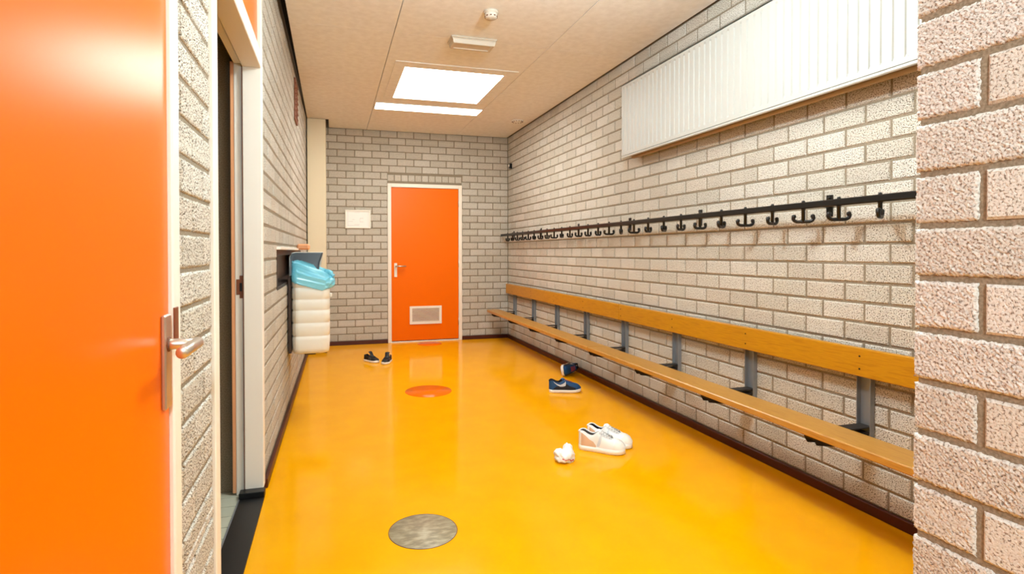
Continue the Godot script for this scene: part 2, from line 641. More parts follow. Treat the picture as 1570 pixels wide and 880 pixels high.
	rects = course_rects(0.0, 4.18, 0.05, H + 0.02, 0.061, 0.04, 0.04 + L / 2, [Rect2(0.64, 0.945, 2.11, 0.25)])
	lay(w, rects, far0, u, n, 235)
	# rear wall and store room behind the dark doorway
	w = thing("wall_rear", "plain wall closing the entrance passage behind the camera", "wall", Vector3.ZERO, "", "structure")
	slab("plaster", Vector3(-0.46, 0, 2.1), Vector3(1.13, 2.86, 2.3), M.mortar, w, 0.0)
	w = thing("wall_store", "walls of the unlit room beyond the open doorway, its darkness put into their colour", "wall", Vector3.ZERO, "", "structure")
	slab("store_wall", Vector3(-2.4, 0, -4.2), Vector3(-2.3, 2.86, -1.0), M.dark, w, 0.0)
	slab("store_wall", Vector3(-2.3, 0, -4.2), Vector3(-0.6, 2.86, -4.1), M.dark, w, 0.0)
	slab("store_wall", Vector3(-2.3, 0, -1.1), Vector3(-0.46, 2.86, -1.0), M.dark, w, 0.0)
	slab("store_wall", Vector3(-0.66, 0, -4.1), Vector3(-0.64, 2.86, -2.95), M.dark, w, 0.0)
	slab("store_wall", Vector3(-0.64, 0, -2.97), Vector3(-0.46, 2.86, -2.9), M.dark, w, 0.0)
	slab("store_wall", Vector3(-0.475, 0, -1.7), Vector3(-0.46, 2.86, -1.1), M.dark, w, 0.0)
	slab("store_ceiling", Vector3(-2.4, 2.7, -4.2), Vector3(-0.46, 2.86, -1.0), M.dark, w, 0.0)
	var ft := thing("floor_store", "grey tiled floor glimpsed through the open doorway", "floor", Vector3.ZERO, "", "structure")
	slab("screed", Vector3(-2.4, -0.12, -4.2), Vector3(-0.335, -0.007, -1.0), M.mortar, ft, 0.0)
	for i in 11:
		for j in 15:
			slab("tile", Vector3(-0.434 - (i + 1) * 0.15 + 0.002, -0.007, -1.62 - (j + 1) * 0.1 + 0.002), Vector3(-0.434 - i * 0.15 - 0.002, 0.0 + rng.randf_range(-0.0006, 0.0004), -1.62 - j * 0.1 - 0.002), M.tile, ft, 0.0015)
	# skirtings
	var sk := slab("baseboard_back", Vector3(-0.065, 0, ZB), Vector3(0.69, 0.048, ZB + 0.014), M.base)
	tag(sk, "dark red skirting under the far wall left of the orange door", "skirting", "", "structure")
	sk = slab("baseboard_back_001", Vector3(1.676, 0, ZB), Vector3(XR, 0.048, ZB + 0.014), M.base)
	tag(sk, "dark red skirting under the far wall right of the orange door", "skirting", "", "structure")
	sk = slab("baseboard_right", Vector3(XR - 0.016, 0, ZB + 0.014), Vector3(XR, 0.048, ZP), M.base)
	tag(sk, "dark red skirting along the right wall beneath the bench", "skirting", "", "structure")
	sk = put("baseboard_left", box_mesh(Vector3(3.72, 0.05, 0.02), 0.003), M.base, self, far0 + u * 1.862 + n * 0.01 + Vector3.UP * 0.025, nb)
	tag(sk, "reddish brown skirting along the left wall under the bin", "skirting", "", "structure")
	# ceiling boards with fine joints and a shadow gap to the walls
	var c := thing("ceiling", "warm white ceiling of large flat boards with fine joints", "ceiling", Vector3.ZERO, "", "structure")
	slab("void", Vector3(-0.46, 2.86, -7.3), Vector3(2.55, 2.95, 2.4), M.void, c, 0.0)
	var g := 0.0022
	var xs := [[-0.275, 0.432], [0.432, 1.602], [1.602, 2.308]]
	var zs := [[-7.05, -6.24], [-6.24, -5.05], [-5.05, -3.88], [-3.88, -2.69], [-2.69, -1.5], [-1.5, -0.70]]
	for xi in 3:
		for z in zs:
			var lo := Vector3(xs[xi][0] + g, H, z[0] + (0.0006 if xi == 0 else g))
			var hi := Vector3(xs[xi][1] - g, H + 0.02, z[1] - (0.0006 if xi == 0 else g))
			if xi == 0 and z[0] < -7:
				slab("ceiling_panel", lo + Vector3(0.24, 0, 0), Vector3(hi.x, hi.y, -6.62), M.ceiling, c, 0.0012)
				slab("ceiling_panel", Vector3(lo.x, lo.y, -6.62), hi, M.ceiling, c, 0.0012)
			elif xi == 1 and z[0] < -3.9:
				continue
			else:
				slab("ceiling_panel", lo, hi, M.ceiling, c, 0.0012)
	# the middle run with its openings
	for q in [[0.432, 1.602, -7.05, -5.985], [0.432, 1.602, -5.712, -5.505], [0.432, 0.598, -5.505, -4.565], [1.468, 1.602, -5.505, -4.565], [0.432, 1.602, -4.565, -3.88], [0.432, 0.445, -5.985, -5.712], [1.595, 1.602, -5.985, -5.712]]:
		slab("ceiling_panel", Vector3(q[0] + (g if q[0] == 0.432 else 0.0), H, q[2]), Vector3(q[1] - (g if q[1] == 1.602 else 0.0), H + 0.02, q[3]), M.ceiling, c, 0.0)
	slab("ceiling_panel", Vector3(-0.335, H, -0.70), Vector3(XP + 0.02, H + 0.02, 2.1), M.ceiling, c, 0.0)


func build_left_doors() -> void:
	# closed door in the foreground
	var d := thing("door_1", "large orange door close on the left with a steel lever handle", "door", Vector3(XL, 0, -0.83), "", "structure")
	var fr := begin()
	var o := d.position
	add_box(fr, Vector3(XL - 0.12, 0, -1.354) - o, Vector3(XL + 0.006, 2.1, -1.300) - o, 0.004)
	add_box(fr, Vector3(XL - 0.12, 0, -0.372) - o, Vector3(XL + 0.006, 2.1, -0.318) - o, 0.004)
	add_box(fr, Vector3(XL - 0.12, 2.04, -1.300) - o, Vector3(XL + 0.006, 2.1, -0.372) - o, 0.004)
	put("door_frame", fr.commit(), M.white, d)
	slab("door_leaf", Vector3(XL - 0.046, 0.006, -1.2985), Vector3(XL - 0.004, 2.037, -0.374), M.orange, d, 0.003)
	slab("strike_plate", Vector3(XL + 0.004, 0.985, -1.327), Vector3(XL + 0.0085, 1.062, -1.301), M.brown, d, 0.001)
	slab("handle_plate", Vector3(XL - 0.004, 0.855, -1.281), Vector3(XL + 0.006, 1.052, -1.240), M.steel, d, 0.003)
	var a := Vector3(XL + 0.004, 0.99, -1.258) - o
	var nk := put("lever_neck", tube([a, a + Vector3(0.012, 0, 0), a + Vector3(0.055, 0, 0)], [0.0125, 0.0115, 0.0115], 20), M.steel, d)
	put("lever_ring", tube([a, a + Vector3(0.004, 0, 0)], [0.0155, 0.0155], 20), M.seal, nk)
	var b := a + Vector3(0.055, 0, -0.012)
	put("lever_grip", tube([b, b + Vector3(0, 0, 0.002), b + Vector3(0, 0, 0.126), b + Vector3(0, 0, 0.128)], [0.010, 0.0118, 0.0118, 0.0105], 20), M.steel, d)
	# open doorway into the dark room
	d = thing("door_2", "open doorway on the left with a white steel frame and orange panel above", "doorway", Vector3(XL, 0, -2.3), "", "structure")
	o = d.position
	var st := begin()
	add_box(st, Vector3(XL - 0.12, 0, -1.776) - o, Vector3(XL + 0.008, 2.74, -1.714) - o, 0.003)
	put("jamb", st.commit(), M.frame, d)
	st = begin()
	add_box(st, Vector3(XL - 0.078, 0.03, -2.88) - o, Vector3(XL + 0.008, 2.74, -2.82) - o, 0.003)
	add_box(st, Vector3(XL - 0.118, 0.0, -2.88) - o, Vector3(XL - 0.08, 2.12, -2.836) - o, 0.002)
	put("jamb", st.commit(), M.frame, d)
	slab("door_seal", Vector3(XL - 0.0815, 0.03, -2.84), Vector3(XL - 0.077, 2.08, -2.8215), M.seal, d, 0.001)
	slab("jamb_trim", Vector3(XL - 0.135, 0.01, -2.90), Vector3(XL - 0.118, 2.1, -2.838), M.salmon, d, 0.002)
	st = begin()
	add_box(st, Vector3(XL - 0.078, 2.072, -2.82) - o, Vector3(XL + 0.008, 2.152, -1.776) - o, 0.003)
	add_box(st, Vector3(XL - 0.118, 2.09, -2.836) - o, Vector3(XL - 0.078, 2.152, -1.776) - o, 0.002)
	put("head", st.commit(), M.frame, d)
	slab("transom_panel", Vector3(XL - 0.05, 2.152, -2.82), Vector3(XL - 0.008, 2.76, -1.776), M.orange, d, 0.002)
	# lipped strike plate with its latch hole
	st = begin()
	add_box(st, Vector3(XL - 0.112, 0.975, -2.838) - o, Vector3(XL - 0.082, 1.05, -2.8335) - o, 0.001)
	add_box(st, Vector3(XL - 0.097, 0.958, -2.838) - o, Vector3(XL - 0.082, 1.068, -2.833) - o, 0.001)
	var sp := put("strike_plate", st.commit(), M.brown, d)
	put("latch_hole", box_mesh(Vector3(0.011, 0.04, 0.002), 0.0), M.black, sp, Vector3(XL - 0.091, 1.012, -2.8325) - o)
	var t := thing("threshold", "black rubber threshold on the floor of the open doorway", "threshold", Vector3(-0.37, 0, -2.27))
	st = begin()
	add_box(st, Vector3(-0.43, 0.0, -2.765) - t.position, Vector3(-0.318, 0.008, -1.777) - t.position, 0.003)
	put("mat", st.commit(), M.rubber, t)
	slab("upstand", Vector3(-0.433, 0.0, -2.819), Vector3(-0.318, 0.034, -2.766), M.black, t, 0.003)
	slab("edge_strip", Vector3(-0.434, 0.0, -2.765), Vector3(-0.428, 0.0095, -1.777), M.galv, t, 0.001)


func build_far_door() -> void:
	var d := thing("door_3", "closed orange door in the far wall with a white louvre vent", "door", Vector3(1.185, 0, ZB), "", "structure")
	var o := d.position
	var st := begin()
	add_box(st, Vector3(0.692, 0, ZB - 0.1) - o, Vector3(0.739, 2.068, ZB + 0.012) - o, 0.003)
	add_box(st, Vector3(1.631, 0, ZB - 0.1) - o, Vector3(1.677, 2.068, ZB + 0.012) - o, 0.003)
	add_box(st, Vector3(0.739, 2.02, ZB - 0.1) - o, Vector3(1.631, 2.068, ZB + 0.012) - o, 0.003)
	put("door_frame", st.commit(), M.frame, d)
	slab("door_leaf", Vector3(0.741, 0.022, ZB - 0.045), Vector3(1.629, 2.018, ZB - 0.003), M.orange, d, 0.003)
	slab("door_sill", Vector3(0.74, 0.0, ZB - 0.06), Vector3(1.63, 0.013, ZB + 0.012), M.white, d, 0.002)
	slab("handle_plate", Vector3(0.775, 0.855, ZB - 0.003), Vector3(0.812, 1.035, ZB + 0.007), M.white, d, 0.002)
	var a := Vector3(0.796, 0.995, ZB + 0.006) - o
	put("lever", tube([a, a + Vector3(0, 0, 0.038), a + Vector3(0.008, 0, 0.048), a + Vector3(0.125, 0, 0.048)], [0.010, 0.010, 0.010, 0.0095], 14), M.steel, d)
	for y in [1.827, 1.02, 0.25]:
		put("hinge", tube([Vector3(1.632, y - 0.045, ZB + 0.004) - o, Vector3(1.632, y + 0.045, ZB + 0.004) - o], [0.008, 0.008], 12), M.steel, d)
	st = begin()
	var lo := Vector2(0.973, 0.231)
	var hi := Vector2(1.398, 0.468)
	for q in [[lo.x, hi.x, hi.y - 0.032, hi.y], [lo.x, hi.x, lo.y, lo.y + 0.036], [lo.x, lo.x + 0.034, lo.y + 0.036, hi.y - 0.032], [hi.x - 0.034, hi.x, lo.y + 0.036, hi.y - 0.032]]:
		add_box(st, Vector3(q[0], q[2], ZB - 0.003) - o, Vector3(q[1], q[3], ZB + 0.012) - o, 0.002)
	var v := put("vent_grille", st.commit(), M.white, d)
	put("backing", box_mesh(Vector3(0.37, 0.18, 0.004), 0.0), M.brown, v, Vector3(1.1855, 0.35, ZB - 0.001) - o)
	var sm := box_mesh(Vector3(0.362, 0.0115, 0.0045), 0.001)
	for k in 9:
		put("slat", sm, M.white, v, Vector3(1.1855, 0.277 + k * 0.0183, ZB + 0.006) - o, Basis(Vector3.RIGHT, 0.5))


func build_ceiling_fittings() -> void:
	var t := thing("ceiling_light", "large bright square light panel in the far part of the ceiling", "ceiling light", Vector3(1.033, H, -5.035))
	var o := t.position
	var st := begin()
	for q in [[0.505, 0.598, -5.53, -4.44], [1.468, 1.565, -5.53, -4.44], [0.598, 1.468, -5.53, -5.503], [0.598, 1.468, -4.565, -4.44]]:
		add_box(st, Vector3(q[0], H - 0.006, q[2]) - o, Vector3(q[1], H + 0.004, q[3]) - o, 0.0025)
	put("frame", st.commit(), M.ceiling, t)
	slab("diffuser", Vector3(0.598, H + 0.0, -5.503), Vector3(1.468, H + 0.012, -4.565), M.glow, t, 0.0)
	for q in [[-5.848, "long narrow bright light strip beside the square ceiling panel"], [-1.55, "unseen long narrow light strip in the ceiling near the entrance pier, lighting the right wall"]]:  # the second strip is out of view and lights the near right wall
		t = thing("strip_light", q[1], "ceiling light", Vector3(1.02, H, q[0]))
		o = t.position
		slab("diffuser", Vector3(0.447, H - 0.004, q[0] - 0.128), Vector3(1.593, H + 0.016, q[0] + 0.128), M.glowtube, t, 0.0)
		st = begin()
		for e in [[0.443, 0.449, -0.134, 0.134], [1.591, 1.597, -0.134, 0.134], [0.449, 1.591, -0.134, -0.127], [0.449, 1.591, 0.127, 0.134]]:
			add_box(st, Vector3(e[0], H - 0.008, q[0] + e[2]) - o, Vector3(e[1], H + 0.01, q[0] + e[3]) - o, 0.001)
		put("trim", st.commit(), M.ceiling, t)
	for q in [[Vector3(1.0, 2.46, -1.95), "added white globe pendant lamp, unseen fill over the near end of the room"], [Vector3(0.0, 1.92, 0.95), "added white globe pendant lamp, unseen fill in the entrance passage behind the camera"]]:  # both pendants are added as fill and hang outside the view
		var y: float = q[0].y
		t = thing("added_pendant_lamp", q[1], "added fill lamp", q[0])
		var globe := SphereMesh.new()
		globe.radius = 0.12
		globe.height = 0.24
		put("globe", globe, M.glowtube, t)
		put("cord", tube([Vector3(0, 0.12, 0), Vector3(0, H - 0.02 - y, 0)], [0.004, 0.004], 8), M.black, t)
		put("ceiling_rose", lathe([Vector2(0, H - 0.001 - y), Vector2(0.05, H - 0.001 - y), Vector2(0.045, H - 0.02 - y), Vector2(0, H - 0.025 - y)], 20), M.white, t)
	# emergency luminaire
	t = thing("emergency_light", "small white rectangular box light on the ceiling before the bright panel", "emergency light", Vector3(1.004, H, -3.885))
	st = begin()
	for q in [[0.172, 0.078, 0.0, 0.012], [0.166, 0.073, 0.012, 0.022]]:
		add_box(st, Vector3(-q[0], -q[3], -q[1]), Vector3(q[0], -q[2], q[1]), 0.004)
	put("housing", st.commit(), M.plastic, t)
	var rows := []
	for q in [[0.160, 0.068, 0.022], [0.155, 0.064, 0.046], [0.150, 0.060, 0.050], [0.134, 0.044, 0.050], [0.130, 0.040, 0.045], [0.001, 0.001, 0.045]]:
		var r := []
		for p in [[-1, -1], [0, -1], [1, -1], [1, 0], [1, 1], [0, 1], [-1, 1], [-1, 0]]:
			r.append(Vector3(p[0] * q[0], -q[2], p[1] * q[1]))
		rows.append(r)
	st = begin()
	for i in rows.size() - 1:
		for j in 8:
			var k := (j + 1) % 8
			face(st, [rows[i][j], rows[i][k], rows[i + 1][k], rows[i + 1][j]], (rows[i][j] + rows[i][k]) * Vector3(1, 0, 1) * (1.0 if i < 3 else -0.05) + Vector3(0, -0.05, 0))
	put("lens", st.commit(), M.plastic, t)
	# detector
	t = thing("smoke_detector", "round white smoke detector on the ceiling nearest the viewer", "smoke detector", Vector3(1.0, H, -3.38))
	put("base", lathe([Vector2(0, 0), Vector2(0.048, 0), Vector2(0.048, -0.012), Vector2(0.046, -0.016), Vector2(0, -0.016)]), M.plastic, t)
	put("dome", lathe([Vector2(0.041, -0.014), Vector2(0.041, -0.034), Vector2(0.038, -0.044), Vector2(0.028, -0.05), Vector2(0, -0.052)]), M.plastic, t)
	for k in 10:
		var a := TAU * k / 10
		put("slot", box_mesh(Vector3(0.012, 0.005, 0.003), 0.0), M.seal, t, Vector3(cos(a) * 0.0408, -0.036, sin(a) * 0.0408), Basis(Vector3.UP, -a + PI / 2))
	# round vent
	t = thing("ceiling_vent", "round white slotted vent in the far right of the ceiling", "vent", Vector3(2.13, H, -6.1))
	put("disc", lathe([Vector2(0, 0), Vector2(0.075, 0), Vector2(0.075, -0.006), Vector2(0.06, -0.014), Vector2(0, -0.018)]), M.ceiling, t)
	for k in 12:
		var a := TAU * k / 12
		put("slot", box_mesh(Vector3(0.02, 0.004, 0.007), 0.0), M.seal, t, Vector3(cos(a) * 0.058, -0.0145, sin(a) * 0.058), Basis(Vector3.UP, -a))


func build_radiator() -> void:
	var t := thing("radiator", "long white ribbed panel radiator high on the right wall", "radiator", Vector3(2.25, 1.915, -2.6))
	var o := t.position
	var z0 := -3.83
	var z1 := -1.36
	var y0 := 1.935
	var y1 := 2.49
	var xf := 2.208
	# front sheet: flutes pressed into flat steel
	var rows := []
	for q in [[y0, 0.0], [y0 + 0.022, 0.0], [y0 + 0.034, 1.0], [y1 - 0.034, 1.0], [y1 - 0.022, 0.0], [y1, 0.0]]:
		var r := []
		var z := z0
		while z < z1 - 0.0001:
			for e in [[0.0, 0.0], [0.006, 0.0], [0.010, 1.0], [0.019, 1.0], [0.023, 0.0]]:
				r.append(Vector3(xf + 0.007 * e[1] * q[1], q[0], minf(z + e[0] + 0.014, z1)) - o)
			z += 0.0505
		r.push_front(Vector3(xf, q[0], z0) - o)
		rows.append(r)
	var st := begin()
	for i in rows.size() - 1:
		for j in rows[0].size() - 1:
			if rows[i][j].distance_to(rows[i][j + 1]) > 1e-5:
				face(st, [rows[i][j], rows[i][j + 1], rows[i + 1][j + 1], rows[i + 1][j]], Vector3.LEFT)
	add_box(st, Vector3(xf + 0.0005, y0 - 0.001, z0) - o, Vector3(xf + 0.02, y0 + 0.012, z1) - o, 0.001)
	add_box(st, Vector3(xf, y1 - 0.008, z0) - o, Vector3(xf + 0.02, y1 + 0.001, z1) - o, 0.001)
	put("front_panel", st.commit(), M.radiator, t)
	slab("end_panel", Vector3(xf, y0, z0 - 0.002), Vector3(2.275, y1, z0 + 0.002), M.radiator, t, 0.0005)
	slab("lip", Vector3(xf - 0.004, y0 - 0.02, z0), Vector3(xf + 0.012, y0 - 0.004, z1), M.radiator, t, 0.004)
	slab("inner_panel", Vector3(xf + 0.022, y0 - 0.004, z0 + 0.004), Vector3(xf + 0.05, y1 - 0.01, z1), M.radiator, t, 0.002)
	put("header_pipe", tube([Vector3(2.268, y0 - 0.012, z0 + 0.07) - o, Vector3(2.268, y0 - 0.012, z1) - o], [0.017, 0.017], 14), M.pine, t)
	for z in [-3.55, -2.5, -1.6]:
		slab("wall_bracket", Vector3(2.262, y0 + 0.05, z - 0.02), Vector3(XR - 0.003, y1 - 0.1, z + 0.02), M.radiator, t, 0.001)


func build_bench() -> void:
	var t := thing("wall_bench", "long orange wooden bench with backrest on grey steel brackets along right wall", "bench", Vector3(2.15, 0, -4.0))
	var o := t.position
	for q in [[-6.985, -3.986], [-3.984, -0.76]]:
		slab("backrest_board", Vector3(2.27, 0.62, q[0]), Vector3(2.298, 0.748, q[1]), M.wood, t, 0.004)
	for q in [[-6.93, -3.986], [-3.984, -0.76]]:
		slab("seat_board", Vector3(1.985, 0.377, q[0]), Vector3(2.158, 0.41, q[1]), M.seat, t, 0.005)
	for k in 10:
		var z := -1.876 - 0.693 * (k - 1)
		if z < -6.95:
			break
		# galvanised channel, open to the room
		var st := begin()
		add_box(st, Vector3(XR - 0.006, 0.30, z - 0.034) - o, Vector3(XR - 0.001, 0.735, z + 0.034) - o, 0.001)
		put("post", st.commit(), M.galv, t)
		for e in [-0.032, 0.032]:
			slab("flange", Vector3(2.2985, 0.30, z + e - 0.002), Vector3(XR - 0.006, 0.735, z + e + 0.002), M.galv, t, 0.001)
		# arm that carries the seat
		st = begin()
		add_box(st, Vector3(1.998, 0.366, z - 0.03) - o, Vector3(2.30, 0.3768, z + 0.03) - o, 0.002)
		add_box(st, Vector3(2.159, 0.392, z - 0.03) - o, Vector3(XR - 0.007, 0.398, z + 0.03) - o, 0.002)
		for s in [-0.026, 0.026]:
			face(st, [Vector3(1.998, 0.366, z + s) - o, Vector3(2.30, 0.366, z + s) - o, Vector3(2.30, 0.30, z + s) - o, Vector3(2.012, 0.342, z + s) - o], Vector3(0, 0, signf(s)))
			face(st, [Vector3(1.998, 0.366, z + s * 0.85) - o, Vector3(2.30, 0.366, z + s * 0.85) - o, Vector3(2.30, 0.30, z + s * 0.85) - o, Vector3(2.012, 0.342, z + s * 0.85) - o], Vector3(0, 0, -signf(s)))
		put("arm", st.commit(), M.rust, t)
		for y in [0.655, 0.712]:
			put("screw", tube([Vector3(2.2705, y, z + 0.005) - o, Vector3(2.2685, y, z + 0.005) - o], [0.0045, 0.0040], 8), M.screw, t)


func build_coat_rail() -> void:
	var x := 2.22
	var y := 1.404
	var t := thing("coat_rail", "long black coat rail with brackets on the right wall above the bench", "coat rail", Vector3(x, y, -4.0))
	var o := t.position
	slab("bar", Vector3(x - 0.011, y - 0.016, -7.03), Vector3(x + 0.011, y + 0.016, -0.8), M.black, t, 0.005)
	for z in [-1.12, -2.075, -3.03, -3.90, -4.85, -5.83, -6.80]:
		var st := begin()
		add_box(st, Vector3(XR - 0.006, y - 0.055, z - 0.018) - o, Vector3(XR, y + 0.05, z + 0.018) - o, 0.002)
		add_box(st, Vector3(x + 0.008, y - 0.012, z - 0.010) - o, Vector3(XR - 0.005, y + 0.012, z + 0.010) - o, 0.003)
		var b := put("bracket", st.commit(), M.black, t)
		put("bolt", tube([Vector3(XR - 0.006, y + 0.035, z) - o, Vector3(XR - 0.011, y + 0.035, z) - o], [0.007, 0.005], 10), M.black, b)
		put("bolt", tube([Vector3(XR - 0.006, y - 0.04, z) - o, Vector3(XR - 0.011, y - 0.04, z) - o], [0.007, 0.005], 10), M.black, b)
	# double hooks that swivel under the bar; each one is a thing
	var spread := [0.15, 0.95, 1.0, 0.5, 0.92, 0.4, 0.75, 0.5, 0.3, 0.45, 0.9, 0.15, 0.9, 0.5, 0.6, 0.7, 0.55, 0.3, 0.8, 0.5, 0.6, 0.35, 0.7, 0.5, 0.6, 0.4, 0.5]
	var turns := []
	for k in 27:
		turns.append(rad_to_deg(atan2(1.742 + 0.1925 * k, x) - asin(spread[k])))
	var cap := lathe([Vector2(0.0, 0.026), Vector2(0.006, 0.024), Vector2(0.008, 0.019), Vector2(0.008, 0.0158)], 10)
	var proto: Node3D
	var ord := ["nearest the brick pier", "second from the brick pier", "third from the brick pier", "fourth from the brick pier", "fifth from the brick pier"]
	for k in 27:
		var z := -1.742 - 0.1925 * k
		var label: String
		if k < 5:
			label = "black double coat hook under the rail, " + ord[k]
		elif k > 23:
			label = "black double coat hook under the rail, " + ["third", "second", "closest"][k - 24] + " to the far wall"
		else:
			label = "black double coat hook under the rail, %s from the brick pier" % ["sixth", "seventh", "eighth", "ninth", "tenth", "eleventh", "twelfth", "thirteenth", "fourteenth", "fifteenth", "sixteenth", "seventeenth", "eighteenth", "nineteenth", "twentieth", "twenty-first", "twenty-second", "twenty-third", "twenty-fourth"][k - 5]
		var at := Vector3(x, y, z)
		put("peg_cap", cap, M.black, t, at - o)
		if k == 0:
			proto = thing("coat_hook", label, "coat hook", at, "double hooks along the coat rail")
			put("stem", tube([Vector3(0, -0.0162, 0), Vector3(0, -0.02, 0), Vector3(0, -0.078, 0)], [0.012, 0.0085, 0.0085], 12), M.black, proto)
			for s in [-1.0, 1.0]:
				var path := []
				var rad := []
				for i in 11:
					var f := i / 10.0
					var a := f * f * 2.4
					path.append(Vector3(s * (0.036 * minf(f * 1.6, 1.0) + 0.0 + 0.006 * sin(a)), -0.078 + (0.026 * maxf(0, f - 0.45) / 0.55), 0))
					rad.append(0.0085 if i < 8 else 0.0095)
				put("prong", tube(path, rad, 10), M.black, proto)
				var ball := SphereMesh.new()
				ball.radius = 0.0105
				ball.height = 0.021
				ball.radial_segments = 12
				ball.rings = 6
				put("prong_tip", ball, M.black, proto, path[10])
			proto.rotation_degrees.y = turns[0]
		else:
			copy(proto, at, deg_to_rad(turns[k]), label)


func rounded(cx: float, cz: float, hx: float, hz: float, r: float, y: float, n := 8) -> Array:
	var out := []
	for q in [[1, 1, 0], [-1, 1, 1], [-1, -1, 2], [1, -1, 3]]:
		for i in n + 1:
			var a: float = (q[2] + float(i) / n) * PI / 2
			out.append(Vector3(cx + q[0] * (hx - r) + cos(a) * r, y, cz + q[1] * (hz - r) + sin(a) * r))
	return out


